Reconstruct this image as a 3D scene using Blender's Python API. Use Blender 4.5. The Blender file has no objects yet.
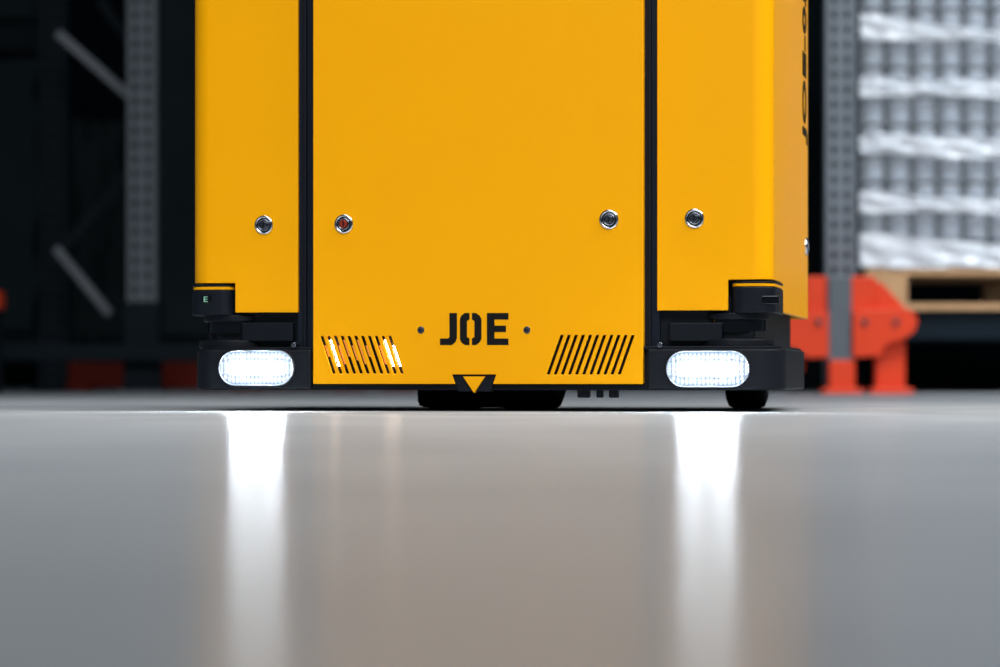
import bpy, bmesh, math, random
from mathutils import Vector, Matrix
random.seed(4)
scene=bpy.context.scene
col=scene.collection
scene.view_settings.view_transform='Standard'
F=2777.8; HZ=380.0; CAMZ=0.046
# ---------------------------------------------------------------- materials
def mat(name,base,rough=0.5,metal=0.0,emit=None,es=0.0,noise=None,bump=0.0,coat=0.0,nscale=20.0,rvar=0.0,spec=0.5,alpha=1.0):
    m=bpy.data.materials.new(name); m.use_nodes=True
    nt=m.node_tree; b=nt.nodes['Principled BSDF']
    b.inputs['Base Color'].default_value=(*base,1); b.inputs['Roughness'].default_value=rough
    b.inputs['Metallic'].default_value=metal; b.inputs['Coat Weight'].default_value=coat
    b.inputs['Specular IOR Level'].default_value=spec; b.inputs['Alpha'].default_value=alpha
    if emit: b.inputs['Emission Color'].default_value=(*emit,1); b.inputs['Emission Strength'].default_value=es
    if noise is not None or bump or rvar:
        tc=nt.nodes.new('ShaderNodeTexCoord'); n=nt.nodes.new('ShaderNodeTexNoise')
        n.inputs['Scale'].default_value=nscale; n.inputs['Detail'].default_value=5
        nt.links.new(tc.outputs['Object'],n.inputs['Vector'])
        if noise is not None:
            mx=nt.nodes.new('ShaderNodeMix'); mx.data_type='RGBA'
            mx.inputs[6].default_value=(*base,1); mx.inputs[7].default_value=(*noise,1)
            nt.links.new(n.outputs['Fac'],mx.inputs[0]); nt.links.new(mx.outputs[2],b.inputs['Base Color'])
        if bump:
            bp=nt.nodes.new('ShaderNodeBump'); bp.inputs['Strength'].default_value=bump; bp.inputs['Distance'].default_value=0.002
            nt.links.new(n.outputs['Fac'],bp.inputs['Height']); nt.links.new(bp.outputs[0],b.inputs['Normal'])
        if rvar:
            mr=nt.nodes.new('ShaderNodeMapRange'); mr.inputs[3].default_value=rough-rvar; mr.inputs[4].default_value=rough+rvar
            nt.links.new(n.outputs['Fac'],mr.inputs[0]); nt.links.new(mr.outputs[0],b.inputs['Roughness'])
    return m
M_yel=mat('yellow_powdercoat',(0.885,0.390,0.001),0.38,noise=(0.86,0.373,0.001),nscale=6,rvar=0.03,spec=0.12)
M_blk=mat('black_coated_steel',(0.0030,0.005,0.009),0.42,noise=(0.005,0.008,0.013),nscale=60,spec=0.18)
M_rub=mat('black_rubber',(0.0035,0.005,0.009),0.5,noise=(0.006,0.008,0.012),nscale=120,bump=0.1,spec=0.16)
M_tyre=mat('tyre_rubber',(0.002,0.003,0.004),0.8,noise=(0.003,0.004,0.005),nscale=60,spec=0.05)
M_glb=mat('gloss_black_window',(0.003,0.004,0.006),0.06,coat=0.6,rvar=0.02)
M_trim=mat('gap_profile',(0.005,0.009,0.018),0.35,rvar=0.05,spec=0.25)
M_chr=mat('chrome',(0.70,0.73,0.78),0.13,1.0,rvar=0.04)
M_bez=mat('bezel_satin',(0.30,0.34,0.40),0.35,0.8,rvar=0.04)
M_dch=mat('dark_chrome',(0.20,0.23,0.28),0.22,1.0,rvar=0.04)
M_redm=mat('red_lock_core',(0.45,0.05,0.03),0.3,0.6,rvar=0.05)
M_ink=mat('black_print',(0.006,0.006,0.007),0.6,rvar=0.05,spec=0.1)
M_led=mat('led_emitter',(1,1,1),0.3,emit=(0.86,0.94,1.0),es=360)
M_led2=mat('led_lens_facet',(0.3,0.34,0.38),0.25,0.0,emit=(0.62,0.80,1.0),es=0.75)
M_refl=mat('lamp_reflector',(0.25,0.28,0.32),0.3,0.3,emit=(0.42,0.66,1.0),es=0.30)
M_amb=mat('status_led_strip',(1,0.8,0.6),0.3,emit=(1.0,0.80,0.64),es=38)
M_ambs=mat('vent_inner_glow',(0.6,0.2,0.02),0.4,emit=(1.0,0.36,0.08),es=0.4)
M_grn=mat('scanner_display',(0.1,0.3,0.2),0.3,emit=(0.5,0.7,0.6),es=0.2)
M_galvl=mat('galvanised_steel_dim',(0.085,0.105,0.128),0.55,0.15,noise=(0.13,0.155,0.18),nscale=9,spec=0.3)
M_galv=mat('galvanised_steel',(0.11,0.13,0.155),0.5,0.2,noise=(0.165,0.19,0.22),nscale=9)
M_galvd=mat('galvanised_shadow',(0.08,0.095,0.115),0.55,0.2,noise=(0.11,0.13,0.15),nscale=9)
M_navy=mat('navy_rack_paint',(0.003,0.008,0.013),0.55,noise=(0.005,0.012,0.019),nscale=5,spec=0.1)
M_dark=mat('dark_void',(0.003,0.004,0.005),0.8,noise=(0.006,0.007,0.008),nscale=5,spec=0.05)
M_red=mat('orange_red_paint',(0.74,0.055,0.012),0.4,noise=(0.64,0.042,0.010),nscale=7,spec=0.3)
M_redd=mat('dark_red_paint',(0.12,0.008,0.003),0.5,noise=(0.075,0.006,0.003),nscale=7,spec=0.1)
M_wall=mat('wall_dark_backdrop',(0.004,0.008,0.010),0.8,noise=(0.008,0.014,0.018),nscale=1.5,spec=0.05)  # near-black base colour carries the gloom of the background
M_tarp=mat('dark_tarp',(0.009,0.018,0.022),0.7,noise=(0.020,0.034,0.040),nscale=3,bump=0.5,spec=0.1)
M_wood=mat('pallet_wood',(0.56,0.34,0.17),0.7,noise=(0.40,0.23,0.11),nscale=14,bump=0.3)
M_jar=mat('jar_plastic',(0.27,0.31,0.38),0.3,noise=(0.46,0.51,0.58),nscale=7)
M_cap=mat('jar_cap',(0.56,0.60,0.66),0.4,noise=(0.36,0.40,0.46),nscale=5)
M_gapg=mat('inner_carton',(0.06,0.075,0.10),0.7,noise=(0.10,0.12,0.15),nscale=4)
M_film=mat('stretch_film',(0.90,0.92,0.95),0.2,noise=(0.60,0.66,0.74),nscale=9,bump=0.8,alpha=0.84)
M_film2=mat('clear_overwrap',(0.75,0.8,0.86),0.15,noise=(0.6,0.66,0.72),nscale=12,bump=0.9,alpha=0.14)
# ---------------------------------------------------------------- helpers
def empty(name,loc=(0,0,0),rz=0.0):
    e=bpy.data.objects.new(name,None); col.objects.link(e); e.location=loc; e.rotation_euler=(0,0,rz); return e
def finish(bm,name,m,parent=None,bev=0.0,smooth=True,seg=2):
    bmesh.ops.recalc_face_normals(bm,faces=bm.faces)
    me=bpy.data.meshes.new(name); bm.to_mesh(me); bm.free()
    o=bpy.data.objects.new(name,me); col.objects.link(o)
    me.materials.append(m)
    if smooth:
        for p in me.polygons: p.use_smooth=True
        me.set_sharp_from_angle(angle=math.radians(32))
    if parent: o.parent=parent
    if bev: addbev(o,bev,seg)
    return o
def addbev(o,w,seg=2):
    b=o.modifiers.new('bevel','BEVEL'); b.width=w; b.segments=seg; b.limit_method='ANGLE'; b.angle_limit=math.radians(35); b.harden_normals=True
def bm_box(bm,x0,x1,y0,y1,z0,z1):
    mtx=Matrix.Translation(((x0+x1)/2,(y0+y1)/2,(z0+z1)/2))@Matrix.Diagonal((abs(x1-x0),abs(y1-y0),abs(z1-z0),1))
    bmesh.ops.create_cube(bm,size=1,matrix=mtx)
def box(name,x0,x1,y0,y1,z0,z1,m,parent=None,bev=0.0):
    bm=bmesh.new(); bm_box(bm,x0,x1,y0,y1,z0,z1); return finish(bm,name,m,parent,bev)
def bm_prism(bm,pts,a,b,axis='y'):
    def P(p,t):
        return (p[0],t,p[1]) if axis=='y' else ((p[0],p[1],t) if axis=='z' else (t,p[0],p[1]))
    v0=[bm.verts.new(P(p,a)) for p in pts]; v1=[bm.verts.new(P(p,b)) for p in pts]
    n=len(pts)
    bm.faces.new(v0); bm.faces.new(list(reversed(v1)))
    for i in range(n): bm.faces.new((v0[i],v0[(i+1)%n],v1[(i+1)%n],v1[i]))
def prism(name,pts,a,b,m,axis='y',parent=None,bev=0.0):
    bm=bmesh.new(); bm_prism(bm,pts,a,b,axis); return finish(bm,name,m,parent,bev)
def bm_cyl(bm,c,r,h,axis='y',seg=40,r2=None):
    rot={'y':Matrix.Rotation(math.pi/2,4,'X'),'x':Matrix.Rotation(math.pi/2,4,'Y'),'z':Matrix.Identity(4)}[axis]
    bmesh.ops.create_cone(bm,cap_ends=True,segments=seg,radius1=r,radius2=r if r2 is None else r2,depth=h,matrix=Matrix.Translation(c)@rot)
def cyl(name,c,r,h,m,axis='y',parent=None,bev=0.0,seg=40,r2=None):
    bm=bmesh.new(); bm_cyl(bm,c,r,h,axis,seg,r2); return finish(bm,name,m,parent,bev)
def torus(name,c,R,r,m,axis='y',parent=None):
    bm=bmesh.new(); N=48;K=12; g=[]
    for i in range(N):
        a=2*math.pi*i/N; row=[]
        for k in range(K):
            b=2*math.pi*k/K; rr=R+r*math.cos(b); d=r*math.sin(b)
            p={'y':(rr*math.cos(a),d,rr*math.sin(a)),'z':(rr*math.cos(a),rr*math.sin(a),d),'x':(d,rr*math.cos(a),rr*math.sin(a))}[axis]
            row.append(bm.verts.new(Vector(p)+Vector(c)))
        g.append(row)
    for i in range(N):
        for k in range(K): bm.faces.new((g[i][k],g[(i+1)%N][k],g[(i+1)%N][(k+1)%K],g[i][(k+1)%K]))
    return finish(bm,name,m,parent)
def bar(name,p,q,w,d,m,parent=None):
    p=Vector(p);q=Vector(q);v=q-p;L=v.length
    rot=v.to_track_quat('Z','Y').to_matrix().to_4x4()
    bm=bmesh.new(); bmesh.ops.create_cube(bm,size=1,matrix=Matrix.Translation((p+q)/2)@rot@Matrix.Diagonal((w,d,L,1)))
    return finish(bm,name,m,parent)
def cut(o,bmc):
    bmesh.ops.recalc_face_normals(bmc,faces=bmc.faces)
    me=bpy.data.meshes.new('c'); bmc.to_mesh(me); bmc.free()
    c=bpy.data.objects.new('c',me); col.objects.link(c); c.parent=o.parent
    md=o.modifiers.new('b','BOOLEAN'); md.object=c; md.operation='DIFFERENCE'; md.solver='EXACT'
    bpy.context.view_layer.update()
    dg=bpy.context.evaluated_depsgraph_get()
    nm=bpy.data.meshes.new_from_object(o.evaluated_get(dg)); o.modifiers.clear(); o.data=nm
    bpy.data.objects.remove(c,do_unlink=True)
    for p in nm.polygons: p.use_smooth=True
    nm.set_sharp_from_angle(angle=math.radians(32))
def stadium(cx,cz,w,h,n=14):
    r=h/2; pts=[]
    for i in range(n+1):
        a=-math.pi/2+math.pi*i/n; pts.append((cx+w/2-r+r*math.cos(a),cz+r*math.sin(a)))
    for i in range(n+1):
        a=math.pi/2+math.pi*i/n; pts.append((cx-w/2+r+r*math.cos(a),cz+r*math.sin(a)))
    return pts
# ---------------------------------------------------------------- robot
TH=math.radians(11.0); OX,OY=-0.033,4.08
rob=empty('warehouse_robot',(OX,OY,0),-TH)
c_,s_=math.cos(TH),math.sin(TH)
def Lx(u,yl=0.0):
    k=(u-500)/F
    return (k*(OY+yl*c_)-OX-yl*s_)/(c_+k*s_)
def L(u,v,yl=0.0):
    x=Lx(u,yl); Y=OY-x*s_+yl*c_
    return (x,CAMZ+(HZ-v)/F*Y)
TOP=1.35; DEPTH=0.62
xl,xr=Lx(190),Lx(767)
zb=L(478,384)[1]
cxl,cxr=Lx(313,-0.012),Lx(643,-0.012)
YF=-0.012
pan=box('front_panel',cxl,cxr,YF,YF+0.0035,zb,TOP,M_yel,rob)
bmc=bmesh.new()
def slot(bm,u0,v0,u1,v1,wpx):
    pts=[L(u0-wpx/2,v0,YF),L(u0+wpx/2,v0,YF),L(u1+wpx/2,v1,YF),L(u1-wpx/2,v1,YF)]
    bm_prism(bm,pts,-0.05,0.05)
LS=[]; n=11
for i in range(n):
    u=321.5+i*6.8; LS.append((u,336,u+12.5,373.5)); slot(bmc,*LS[-1],3.0)
for i in range(n):
    u=633-i*7.1; slot(bmc,u,335,u-14,374.5,3.0)
bm_prism(bmc,[L(452,374.5,YF),L(496,374.5,YF),L(490,392,YF),L(458,392,YF)],-0.05,0.05)
cut(pan,bmc); addbev(pan,0.0012)
box('inner_chassis',xl+0.02,xr-0.02,0.03,DEPTH-0.01,0.045,TOP-0.01,M_blk,rob)
box('panel_dark_backing',cxl+0.002,cxr-0.002,YF+0.009,0.029,zb+0.002,TOP-0.004,M_ink,rob)  # black backing added so the vent slots look dark
for nm,u0 in (('panel_flange_a',cxl),('panel_flange_b',cxr-0.003)):
    box(nm,u0,u0+0.003,YF+0.003,0.012,zb+0.001,TOP,M_yel,rob)
for nm,u0,u1 in (('gap_profile_a',298,313),('gap_profile_b',643,657)):
    a,b=Lx(u0-2),Lx(u1+2)
    z0=zb-0.003
    box(nm,a,b,0.008,0.04,z0,TOP-0.004,M_trim,rob,0.001)
    box(nm+'_lip',Lx(u0+5),Lx(u0+8),0.001,0.01,z0,TOP-0.004,M_blk,rob,0.0008)
for j,i in enumerate((0,1,2,3,4,5,6,8,9,10)):
    u0,v0,u1,v1=LS[i]
    hot=i in (1,9,10)
    t0=0.10 if i%2 else 0.25; t1=0.8 if hot else 0.55+0.1*(i%3)
    pu=lambda t:(u0+(u1-u0)*t, v0+(v1-v0)*t)
    a=pu(t0); b=pu(t1)
    w=0.45 if hot else 0.8
    prism('vent_glow_%d'%(i+1),[L(a[0]-w,a[1],YF),L(a[0]+w,a[1],YF),L(b[0]+w,b[1],YF),L(b[0]-w,b[1],YF)],YF+0.005,YF+0.0085,M_amb if hot else M_ambs,parent=rob)  # dim strips imitate inner light reflected in the slots; hot ones are LEDs
prism('arrow_marker',[L(463,376.5,YF),L(485,376.5,YF),L(474,393,YF)],YF-0.001,0.002,M_yel,parent=rob,bev=0.0006)
prism('arrow_bracket',[L(452,373.5,YF),L(496,373.5,YF),L(490,391.5,YF),L(458,391.5,YF)],YF+0.004,0.012,M_blk,parent=rob)
def shell_path(sign,xa,xc,r,t,d):
    out=[(xa,0)]
    for i in range(17):
        a=math.pi/2*i/16; out.append((xc-sign*r+sign*r*math.sin(a), r-r*math.cos(a)))
    out.append((xc,d))
    inn=[(xc-sign*t,d)]
    ri=r-t
    for i in range(16,-1,-1):
        a=math.pi/2*i/16; inn.append((xc-sign*r+sign*ri*math.sin(a), r-ri*math.cos(a)))
    inn.append((xa,t))
    return out+inn
zp=L(478,311.5)[1]; zn=L(478,281.5)[1]
T=0.008
xr2=xr+0.008
sh=prism('side_cover_a',shell_path(1,Lx(657),xr2,0.03,T,DEPTH),zp,TOP,M_yel,'z',rob)
bmc=bmesh.new(); bm_box(bmc,Lx(728),xr2+0.1,-0.1,0.165,0,zn); cut(sh,bmc); addbev(sh,0.0015)
sh=prism('side_cover_b',shell_path(-1,Lx(298),xl,0.03,T,DEPTH),zp,TOP,M_yel,'z',rob)
bmc=bmesh.new(); bm_box(bmc,xl-0.1,Lx(235),-0.1,0.165,0,zn); cut(sh,bmc); addbev(sh,0.0015)
box('rear_cover',xl+0.008,xr2-0.008,DEPTH-0.008,DEPTH,zp,TOP,M_yel,rob,0.001)
box('roof_plate',xl+0.01,xr2-0.01,0.0,DEPTH,TOP-0.01,TOP+0.004,M_blk,rob,0.002)
box('lower_chassis',Lx(212),Lx(752),0.02,DEPTH-0.03,zb-0.004,zp+0.02,M_blk,rob,0.003)
prism('base_plate',[(xl+0.012,0.03),(xl+0.035,0.0),(xr-0.02,0.0),(xr+0.0,0.03),(xr+0.0,DEPTH),(xl+0.012,DEPTH)],zb-0.009,zb-0.0005,M_blk,'z',rob,0.001)
zb0,zb1=L(478,390)[1],L(478,349)[1]
def bumper(nm,sign,xa,xc,r):
    pts=[(xa,-0.014)]
    for i in range(13):
        a=math.pi/2*i/12; pts.append((xc-sign*r+sign*r*math.sin(a),-0.014+r-r*math.cos(a)))
    pts+=[(xc,0.34),(xa,0.34)]
    prism(nm,pts,zb0,zb1,M_rub,'z',rob,0.004)
    prism(nm+'_top_lip',[(x-sign*0.006,y+0.006) for x,y in pts],zb1-0.001,zb1+0.0035,M_blk,'z',rob,0.001)
bumper('bumper_a',-1,Lx(311,-.014),Lx(191,-.014),0.035); bumper('bumper_b',1,Lx(647,-.014),Lx(782,0.0)+0.004,0.045)
def lamp(nm,u,v,w,h):
    yl=-0.015; x,z=L(u,v,yl); W=w/680;H=h/680
    e=bpy.data.objects.new(nm,None); col.objects.link(e); e.parent=rob
    prism(nm+'_gasket',stadium(x,z,W+0.005,H+0.005),-0.0152,-0.012,M_rub,parent=e,bev=0.001)
    bz=prism(nm+'_bezel',stadium(x,z,W,H),-0.021,-0.013,M_bez,parent=e)
    bmc=bmesh.new(); bm_prism(bmc,stadium(x,z,W-0.003,H-0.003),-0.05,-0.016); cut(bz,bmc); addbev(bz,0.0005)
    prism(nm+'_reflector',stadium(x,z,W-0.0032,H-0.0032),-0.0180,-0.0155,M_refl,parent=e)
    bm=bmesh.new(); nx=19
    for i in range(nx):
        px=x+(i-(nx-1)/2)*(W-0.009)/(nx-1)
        d=max(abs(px-x)-(W-H)/2,0); hh=math.sqrt(max((H/2-0.0025)**2-d*d,0))
        if hh<0.004: continue
        for q,hq in ((-0.78,0.19),(-0.38,0.19),(0.38,0.19),(0.78,0.19)):
            bmesh.ops.create_uvsphere(bm,u_segments=10,v_segments=8,radius=1,matrix=Matrix.Translation((px,-0.0180,z+q*hh))@Matrix.Diagonal((0.0026,0.0015,hh*hq,1)))
        if abs(px-x)>W*0.33:
            bmesh.ops.create_uvsphere(bm,u_segments=10,v_segments=8,radius=1,matrix=Matrix.Translation((px,-0.0180,z))@Matrix.Diagonal((0.0026,0.0015,hh*0.2,1)))
    finish(bm,nm+'_lens_ribs',M_led2,e)
    bm=bmesh.new()
    for i in range(6):
        px=x+(i-2.5)*W*0.118
        big=i in (1,4)
        bmesh.ops.create_uvsphere(bm,u_segments=16,v_segments=10,radius=1,matrix=Matrix.Translation((px,-0.0185,z))@Matrix.Diagonal((0.0092,0.003,0.0115 if big else 0.0080,1)))
    finish(bm,nm+'_leds',M_led,e)
lamp('headlight_a',257,368,79,36); lamp('headlight_b',708,369,82,36)
def lock(nm,u,v,core):
    x,z=L(u,v,YF if 313<u<643 else 0); y=YF if 313<u<643 else 0
    e=bpy.data.objects.new(nm,None); col.objects.link(e); e.parent=rob
    torus(nm+'_ring',(x,y-0.001,z),0.0122,0.0023,M_chr,'y',e)
    cyl(nm+'_recess',(x,y-0.001,z),0.012,0.003,M_glb,'y',e)
    torus(nm+'_inner_ring',(x,y-0.0028,z),0.0078,0.0014,M_dch,'y',e)
    cyl(nm+'_core',(x,y-0.003,z),0.0058,0.004,core,'y',e,0.0006)
    box(nm+'_keyway',x-0.0010,x+0.0010,y-0.0054,y-0.004,z-0.004,z+0.004,M_ink,e)
lock('lock_a',264,225,M_dch); lock('lock_b',344,224,M_redm); lock('lock_c',609,219.5,M_dch); lock('lock_d',694.5,218.5,M_dch)
for i,(u,v) in enumerate(((421,330),(527,330))):
    x,z=L(u,v,YF); cyl('bolt_washer_%d'%i,(x,YF-0.0005,z),0.0052,0.002,M_dch,'y',rob,0.0004,24); cyl('bolt_head_%d'%i,(x,YF-0.002,z),0.0024,0.003,M_glb,'y',rob,0.0004,6)
def letter(nm,pts): prism(nm,[L(u,v,YF) for u,v in pts],YF-0.0006,YF+0.001,M_ink,parent=rob)
letter('letter_j',[(449.5,313),(457,313),(457,338),(455.5,342),(452,345),(440,345),(440,338.5),(448,338.5),(449.5,337)])
letter('letter_o_half_a',[(469.5,313),(469.5,319.5),(467,321),(467,337),(469.5,338.5),(469.5,345),(465,345),(461.5,342.5),(460,339),(460,319),(461.5,315.5),(465,313)])
letter('letter_o_half_b',[(472,313),(476,313),(479.5,315.5),(481.5,319),(481.5,339),(479.5,342.5),(476,345),(472,345),(472,338.5),(474.5,337),(474.5,321),(472,319.5)])
letter('letter_e',[(487,313),(508.5,313),(508.5,319.5),(494.5,319.5),(494.5,325.7),(506,325.7),(506,332),(494.5,332),(494.5,338.5),(508.5,338.5),(508.5,345),(487,345)])
fc=bpy.data.curves.new('txt','FONT'); fc.body='JOE-05'; fc.size=0.09; fc.extrude=0.0008; fc.offset=0.002
to=bpy.data.objects.new('txt',fc); col.objects.link(to); bpy.context.view_layer.update()
me=bpy.data.meshes.new_from_object(to.evaluated_get(bpy.context.evaluated_depsgraph_get())); bpy.data.objects.remove(to,do_unlink=True)
me.transform(Matrix(((0,0,1,xr2+0.0004),(0,-1,0,0.575),(1,0,0,0.44),(0,0,0,1))))
me.materials.clear(); me.materials.append(M_ink)
so=bpy.data.objects.new('side_lettering',me); col.objects.link(so); so.parent=rob
torus('side_lock_ring',(xr2+0.001,0.57,0.265),0.012,0.003,M_chr,'x',rob); cyl('side_lock_core',(xr2+0.001,0.57,0.265),0.010,0.008,M_dch,'x',rob,0.001)
def scanner(nm,sign,xc,yc,xw0,xw1):
    e=bpy.data.objects.new(nm,None); col.objects.link(e); e.parent=rob
    z2=zn-0.002; z1=zp-0.004
    xa,xb=min(xw0,xw1),max(xw0,xw1)
    def rr(x0,x1,y0,y1,r):
        p=[]
        for cx,cy,a0 in ((x1-r,y1-r,0),(x0+r,y1-r,90),(x0+r,y0+r,180),(x1-r,y0+r,270)):
            for i in range(7):
                a=math.radians(a0+15*i); p.append((cx+r*math.cos(a),cy+r*math.sin(a)))
        return p
    prism(nm+'_cap',rr(xa,xb,-0.001,0.155,0.02),z2-0.003,z2,M_blk,'z',e,0.001)
    prism(nm+'_yellow_band',rr(xa+0.001,xb-0.001,0.0,0.154,0.02),z2-0.0075,z2-0.003,M_yel,'z',e,0.0005)
    prism(nm+'_housing',rr(xa,xb,-0.002,0.155,0.02),z1,z2-0.008,M_blk,'z',e,0.002)
    cyl(nm+'_window',(xc,yc,(z1+zb1)/2+0.013),0.045,z1-zb1-0.024,M_glb,'z',e,0,48)
    cyl(nm+'_collar',(xc,yc,z1-0.004),0.051,0.010,M_blk,'z',e,0.002,48)
    cyl(nm+'_foot',(xc,yc,zb1+0.008),0.058,0.013,M_rub,'z',e,0.003,48)
    return e
scanner('scanner_a',-1,xl+0.058,0.055,xl-0.001,Lx(233))
px,pz=L(207,300); box('scanner_a_display',px-0.008,px+0.008,-0.0035,-0.001,pz-0.005,pz+0.007,M_glb,rob,0.001)
box('scanner_a_digit',px-0.004,px-0.002,-0.0042,-0.003,pz-0.003,pz+0.005,M_grn,rob)
for k in (-0.003,0.0005,0.004): box('scanner_a_digit_bar',px-0.004,px+0.002,-0.0042,-0.003,pz+k,pz+k+0.0012,M_grn,rob)
scanner('scanner_b',1,xr-0.052,0.055,Lx(730),xr2+0.003)
px,pz=L(775,300); box('scanner_b_display',Lx(762),Lx(779),-0.0035,-0.001,pz-0.006,pz+0.006,M_glb,rob,0.001)
for nm,u in (('cable_gland_a',296),('cable_gland_b',661)):
    x,z=L(u,345); cyl(nm,(x,0.0,z),0.004,0.03,M_dch,'y',rob,0.001,16)
for nm,u0,u1 in (('bracket_a',240,292),('bracket_b',668,722)):
    box(nm,Lx(u0),Lx(u1),0.006,0.03,L(u0,342)[1],L(u0,322)[1],M_blk,rob,0.003)
def wheel(nm,x,y,r,w):
    e=bpy.data.objects.new(nm,None); col.objects.link(e); e.parent=rob
    cyl(nm+'_tyre',(x,y,r),r,w,M_tyre,'x',e,min(0.014,w*0.2),48); cyl(nm+'_hub',(x,y,r),r*0.55,w+0.004,M_blk,'x',e,0.002,32)
wheel('drive_wheel_a',Lx(455,0.3),0.30,0.09,0.10); wheel('drive_wheel_b',Lx(530,0.3),0.30,0.09,0.10)
box('drive_unit',Lx(428,0.3),Lx(557,0.3),0.215,0.36,0.004,0.05,M_tyre,rob,0.01)
wheel('caster_b',Lx(747,0.45),0.45,0.05,0.064)
for i,(u,w) in enumerate(((584,12),(600,6),(614,9))):
    x=Lx(u,0.02); box('underside_stub_%d'%i,x-w/1400,x+w/1400,0.01,0.03,zb-0.020,zb-0.005,M_blk,rob,0.002)
# ---------------------------------------------------------------- floor
bm=bmesh.new(); bmesh.ops.create_grid(bm,x_segments=2,y_segments=2,size=0.5,matrix=Matrix.Translation((0,6,0))@Matrix.Diagonal((24,26,1,1)))
fl=finish(bm,'floor',M_dark,smooth=False); fl.data.materials.clear()
m=bpy.data.materials.new('polished_concrete'); m.use_nodes=True; nt=m.node_tree; b=nt.nodes['Principled BSDF']
tc=nt.nodes.new('ShaderNodeTexCoord'); mp=nt.nodes.new('ShaderNodeMapping'); nt.links.new(tc.outputs['Object'],mp.inputs[0])
n1=nt.nodes.new('ShaderNodeTexNoise'); n1.inputs['Scale'].default_value=4.5; n1.inputs['Detail'].default_value=6
nt.links.new(mp.outputs[0],n1.inputs['Vector'])
mx=nt.nodes.new('ShaderNodeMix'); mx.data_type='RGBA'; mx.inputs[6].default_value=(0.19,0.212,0.235,1); mx.inputs[7].default_value=(0.46,0.485,0.51,1)
nt.links.new(n1.outputs['Fac'],mx.inputs[0]); nt.links.new(mx.outputs[2],b.inputs['Base Color'])
b.inputs['Specular IOR Level'].default_value=0.0; b.inputs['IOR'].default_value=1.01; b.inputs['Roughness'].default_value=0.9
gl=nt.nodes.new('ShaderNodeBsdfGlossy'); gl.inputs['Color'].default_value=(0.95,0.97,1,1)
mr=nt.nodes.new('ShaderNodeMapRange'); mr.inputs[3].default_value=0.16; mr.inputs[4].default_value=0.22
nt.links.new(n1.outputs['Fac'],mr.inputs[0]); nt.links.new(mr.outputs[0],gl.inputs['Roughness'])
gl2=nt.nodes.new('ShaderNodeBsdfGlossy'); gl2.inputs['Color'].default_value=(0.95,0.97,1,1); gl2.inputs['Roughness'].default_value=0.27
mg=nt.nodes.new('ShaderNodeMixShader'); mg.inputs[0].default_value=0.42
nt.links.new(gl.outputs[0],mg.inputs[1]); nt.links.new(gl2.outputs[0],mg.inputs[2])
ms=nt.nodes.new('ShaderNodeMixShader'); ms.inputs[0].default_value=0.16
nt.links.new(b.outputs[0],ms.inputs[1]); nt.links.new(mg.outputs[0],ms.inputs[2]); nt.links.new(ms.outputs[0],nt.nodes['Material Output'].inputs[0])
fl.data.materials.append(m)
# ---------------------------------------------------------------- background
def W(u,v,Y): return ((u-500)/F*Y, CAMZ+(HZ-v)/F*Y)
def upright(name,u0,u1,Y,H,m,zlo=0.0,mlow=None,holes=True):
    e=empty(name); a=(u0-500)/F*Y; b_=(u1-500)/F*Y; w=b_-a
    bm=bmesh.new()
    xs=[a,a+w*0.2,a+w*0.36,a+w*0.64,a+w*0.8,b_]; pitch=0.05; nz=int((H-zlo)/pitch)
    vs={}
    def V(i,z):
        k=(i,round(z,4))
        if k not in vs: vs[k]=bm.verts.new((xs[i],Y,z))
        return vs[k]
    for j in range(nz):
        z=zlo+j*pitch; zz=(z,z+0.026,z+pitch)
        for i in range(5):
            for k in range(2):
                if holes and k==0 and i in (1,3): continue
                bm.faces.new((V(i,zz[k]),V(i+1,zz[k]),V(i+1,zz[k+1]),V(i,zz[k+1])))
    o=finish(bm,'perforated_face',m,e,smooth=False); sd=o.modifiers.new('s','SOLIDIFY'); sd.thickness=0.003; sd.offset=1
    for s in (a,b_-0.003): box('flange',s,s+0.003,Y+0.003,Y+0.08,zlo,H,m,e)
    if holes: box('inner_web',a+0.006,b_-0.006,Y+0.05,Y+0.055,zlo,H,M_navy,e)
    if mlow: 
        box('post_guard',a-0.012,b_+0.012,Y-0.01,Y+0.1,0.01,zlo+0.02,mlow,e,0.004)
    box('foot_plate',a-0.03,b_+0.03,Y-0.03,Y+0.13,0,0.01,m,e)
    return e
RY=9.6
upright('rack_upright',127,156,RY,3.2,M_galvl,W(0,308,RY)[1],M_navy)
upright('rack_upright',40,66,RY+0.9,3.2,M_navy,0,None)
upright('rack_upright',826,855,9.25,3.2,M_galv,0,None)
upright('rack_upright',852,864,10.5,3.2,M_navy,0,None)
br=empty('rack_bracing')
def brace(nm,u0,v0,u1,v1,Y,w,m):
    a=W(u0,v0,Y);b2=W(u1,v1,Y); bar(nm,(a[0],Y,a[1]),(b2[0],Y,b2[1]),w,0.03,m,br)
brace('brace_1',58,33,130,97,RY+0.5,0.022,M_galv); brace('brace_2',56,248,110,314,RY+0.5,0.022,M_galv)
brace('brace_3',62,250,128,175,RY+0.6,0.022,M_navy); brace('brace_4',100,0,128,40,RY+0.6,0.022,M_navy)
lb=empty('rack_beam')
x0,_=W(-120,0,RY); x1,_=W(260,0,RY)
zt=W(0,344,RY)[1]; zl=W(0,361,RY)[1]
box('beam',x0-2,x1+2.0,RY-0.10,RY-0.05,zl,zt,M_navy,lb,0.004)
rk=empty('floor_guard_rail')
zt=W(0,362,10.6)[1]
box('rail',W(65,0,10.6)[0],W(420,0,10.6)[0],10.58,10.64,0.012,zt,M_redd,rk,0.004)
for u in (80,150,250,350,400): 
    x=W(u,0,10.6)[0]; box('rail_foot',x-0.06,x+0.06,10.5,10.58,0,0.03,M_redd,rk,0.003)
og=empty('corner_protector'); x=W(-12,0,8.8)[0]
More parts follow.
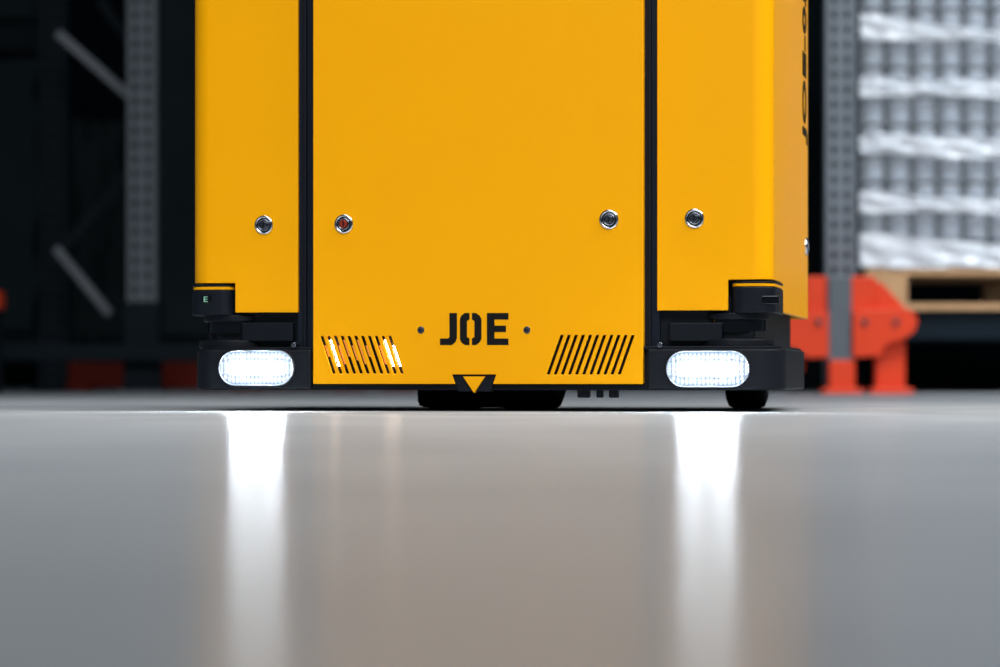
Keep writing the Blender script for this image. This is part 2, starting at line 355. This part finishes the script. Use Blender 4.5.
box('post',x-0.06,x+0.03,8.8,8.9,0,0.34,M_navy,og,0.01); box('cap',x-0.06,x+0.036,8.79,8.91,W(0,310,8.8)[1],W(0,290,8.8)[1],M_red,og,0.01)
for i,(u0,u1,v0,v1,Y) in enumerate(((-140,36,60,330,12.0),(68,125,120,340,12.6),(158,330,-60,335,12.2),(-140,36,-330,20,12.1))):
    e=empty('covered_pallet_load'); a=W(u0,v1,Y); b2=W(u1,v0,Y)
    bm=bmesh.new(); bm_box(bm,a[0],b2[0],Y,Y+0.9,a[1],b2[1]); bmesh.ops.subdivide_edges(bm,edges=bm.edges,cuts=9,use_grid_fill=True)
    for v in bm.verts: v.co+=Vector((random.uniform(-1,1),random.uniform(-1,1),random.uniform(-.4,.4)))*0.02
    finish(bm,'tarp',M_tarp,e)
    box('shelf_beam',a[0]-0.1,b2[0]+0.1,Y-0.05,Y-0.01,a[1]-0.14,a[1]-0.02,M_navy,e,0.004)
    for xx in (a[0]-0.05,b2[0]+0.05): box('shelf_post',xx-0.04,xx+0.04,Y+0.0,Y+0.08,0,max(3.0,b2[1]),M_navy,e)
wb=box('wall_back',-12,12,15.5,15.7,0,6,M_wall)
rp=empty('rack_upright_protector'); Y=8.95
def rb(nm,u0,u1,v0,v1,yo=0.0,d=0.05,m=M_red,bev=0.006):
    a=W(u0,v1,Y);b2=W(u1,v0,Y); return box(nm,a[0],b2[0],Y+yo,Y+yo+d,max(a[1],0.0),b2[1],m,rp,bev)
rb('side_plate_a',806,829,276,330,0.02,0.2); rb('side_plate_b',851,876,276,330,0.02,0.2)
def rprism(nm,pts,yo,d):
    prism(nm,[W(u,v,Y) for u,v in pts],Y+yo,Y+yo+d,M_red,parent=rp,bev=0.005)
rprism('cross_rail_a',[(780,326),(786,318),(800,312),(828,311),(828,358),(806,358),(800,352),(784,345)],-0.02,0.06)
rprism('cross_rail_b',[(852,311),(905,308),(914,313),(917,322),(914,332),(905,338),(885,345),(880,356),(852,358)],-0.02,0.06)
rprism('wing',[(876,300),(872,278),(885,284),(905,306),(915,318),(905,330),(876,330)],0.03,0.04)
rb('leg_a',829,855,360,392,-0.01,0.06); rb('leg_b',877,907,330,392,0.03,0.06); rb('leg_c',786,806,345,372,0.06,0.05)
rb('foot_a',822,862,388,396,-0.03,0.14); rb('foot_b',870,913,388,396,-0.02,0.14)
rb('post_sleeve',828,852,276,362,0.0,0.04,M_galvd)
for u,v in ((818,322),(864,322),(895,322)):
    p=W(u,v,Y); cyl('bolt',(p[0],Y-0.024,p[1]),0.011,0.012,M_dch,'y',rp,0.001,6)
PY=9.35; px0=W(866,0,PY)[0]; pzb=W(0,310,PY)[1]
pl=empty('wooden_pallet')
for j in range(3):
    for i in range(3):
        cx=px0+(0.07,0.6,1.13)[i]; cy=PY+(0.05,0.4,0.75)[j]; w=0.07
        box('block',cx-w,cx+w,cy-0.05,cy+0.05,pzb+0.022,pzb+0.10,M_wood,pl,0.003)
for j in range(3):
    cy=PY+(0.05,0.4,0.75)[j]
    box('bottom_board',px0,px0+1.2,cy-0.05,cy+0.05,pzb,pzb+0.022,M_wood,pl,0.002)
for i in range(3):
    cx=px0+(0.07,0.6,1.13)[i]; box('stringer_board',cx-0.07,cx+0.07,PY,PY+0.8,pzb+0.10,pzb+0.118,M_wood,pl,0.002)
for j in range(5):
    cy=PY+0.06+j*0.17; box('deck_board',px0,px0+1.2,cy-0.06,cy+0.06,pzb+0.118,pzb+0.138,M_wood,pl,0.002)
rb2=empty('rack_beam')
for yy in (PY+0.03,PY+0.72): box('beam',px0-0.06,px0+2.4,yy,yy+0.05,pzb-0.10,pzb,M_navy,rb2,0.004)
gd=empty('shrink_wrapped_jar_stack'); z=pzb+0.14; gx0=px0-0.01; gw=1.22; layer=0.195
bmj=bmesh.new(); bmcap=bmesh.new(); bmf=bmesh.new(); bmo=bmesh.new()
nx=14; dp=gw/nx
for l in range(8):
    zz=z+l*layer
    spots=[(gx0+dp*(i+.5),PY+0.03+dp/2) for i in range(nx)]+[(gx0+dp/2,PY+0.03+dp*(i+1.5)) for i in range(7)]
    for cx,cy in spots:
        for zo,h in ((0.006,0.088),(0.10,0.088)):
            bm_cyl(bmj,(cx,cy,zz+zo+h*0.42),dp*0.40,h*0.74,'z',16)
            bm_cyl(bmcap,(cx,cy,zz+zo+h*0.88),dp*0.32,h*0.16,'z',16)
    NX=90
    path=[(gx0-0.01,PY+0.76-0.75*t/14) for t in range(0,15)]+[(gx0-0.01+(gw+0.02)*t/NX,PY+0.01) for t in range(1,NX+1)]
    ph=random.uniform(0,6); slope=random.uniform(-0.10,-0.01) if l<5 else 0.0
    def strip(bm,z0f,z1f,amp,rows):
        prev=None
        for (x,y) in path:
            s=x*9+y*9
            bot=z0f(s,x); top=z1f(s,x); cl=[]
            for r in range(rows):
                t=r/(rows-1); off=amp*(math.sin(s*2+r*1.9+ph)+math.sin(s*5.3+r*0.7))*0.6+random.uniform(-amp,amp)*0.4
                zc=max(bot+(top-bot)*t, z+0.002)
                cl.append(bm.verts.new((x-(off if y>PY+0.011 else 0),y-(off+0.01 if y<=PY+0.011 else 0),zc)))
            if prev:
                for r in range(rows-1): bm.faces.new((prev[r],cl[r],cl[r+1],prev[r+1]))
            prev=cl
    th=random.uniform(0.06,0.10) if l else 0.11
    strip(bmf,lambda s,x:zz-0.006+slope*(x-gx0)*0.3+0.005*math.sin(s+ph),lambda s,x:zz+th+slope*(x-gx0)+0.008*math.sin(s*0.9+ph)+0.003*math.sin(s*2.7),0.009,7)
    strip(bmo,lambda s,x:zz,lambda s,x:zz+layer,0.005,7)
finish(bmj,'jars',M_jar,gd); finish(bmcap,'jar_caps',M_cap,gd); finish(bmf,'film_bands',M_film,gd)
o=finish(bmo,'clear_film',M_film2,gd); o.location=(-0.004,-0.012,0)
box('inner_load',gx0+dp*1.1,gx0+gw-0.002,PY+0.03+dp*1.05,PY+0.76,z,z+8*layer-0.01,M_gapg,gd)
box('rack_back_panel',W(790,0,11)[0],W(1400,0,11)[0],11,11.05,0.0,3.2,M_wall)
# ---------------------------------------------------------------- lights
def area(nm,loc,sx,sy,e,color=(1,1,1),tgt=None,spread=180):
    ld=bpy.data.lights.new(nm,'AREA'); ld.shape='RECTANGLE'; ld.size=sx; ld.size_y=sy; ld.energy=e; ld.color=color; ld.spread=math.radians(spread)
    o=bpy.data.objects.new(nm,ld); col.objects.link(o); o.location=loc
    if tgt: o.rotation_euler=(Vector(tgt)-Vector(loc)).to_track_quat('-Z','Y').to_euler()
    return o
area('overhead_area',(0.6,-1.5,4.2),5,2.0,102,(1,0.985,0.96),(0.1,4.3,0.5),90)
area('overhead_area',(0.0,4.2,5.5),3,5,72,(0.93,0.97,1),None,100)
area('overhead_area',(3.6,3.2,3.8),1.5,1.5,24,(1,0.97,0.93),(0.3,4.4,0.3),60)  # unseen side fill, added to brighten the robot's right side
area('overhead_area',(2.7,6.2,4.5),2.0,2.0,42,(0.90,0.95,1),(2.3,9.3,0.4),55)  # unseen lamp added to brighten the wrapped goods at the rack
w=bpy.data.worlds.new('world'); scene.world=w; w.use_nodes=True
w.node_tree.nodes['Background'].inputs[0].default_value=(0.50,0.70,0.88,1); w.node_tree.nodes['Background'].inputs[1].default_value=0.075
# ---------------------------------------------------------------- camera
cd=bpy.data.cameras.new('camera'); cam=bpy.data.objects.new('camera',cd); col.objects.link(cam)
cam.location=(0,0,CAMZ); cam.rotation_euler=(math.pi/2,0,0); cd.lens=100; cd.sensor_width=36; cd.shift_y=(HZ-333.5)/1000
cd.clip_start=0.02
cd.dof.use_dof=True; cd.dof.focus_distance=4.06; cd.dof.aperture_fstop=3.6
scene.camera=cam
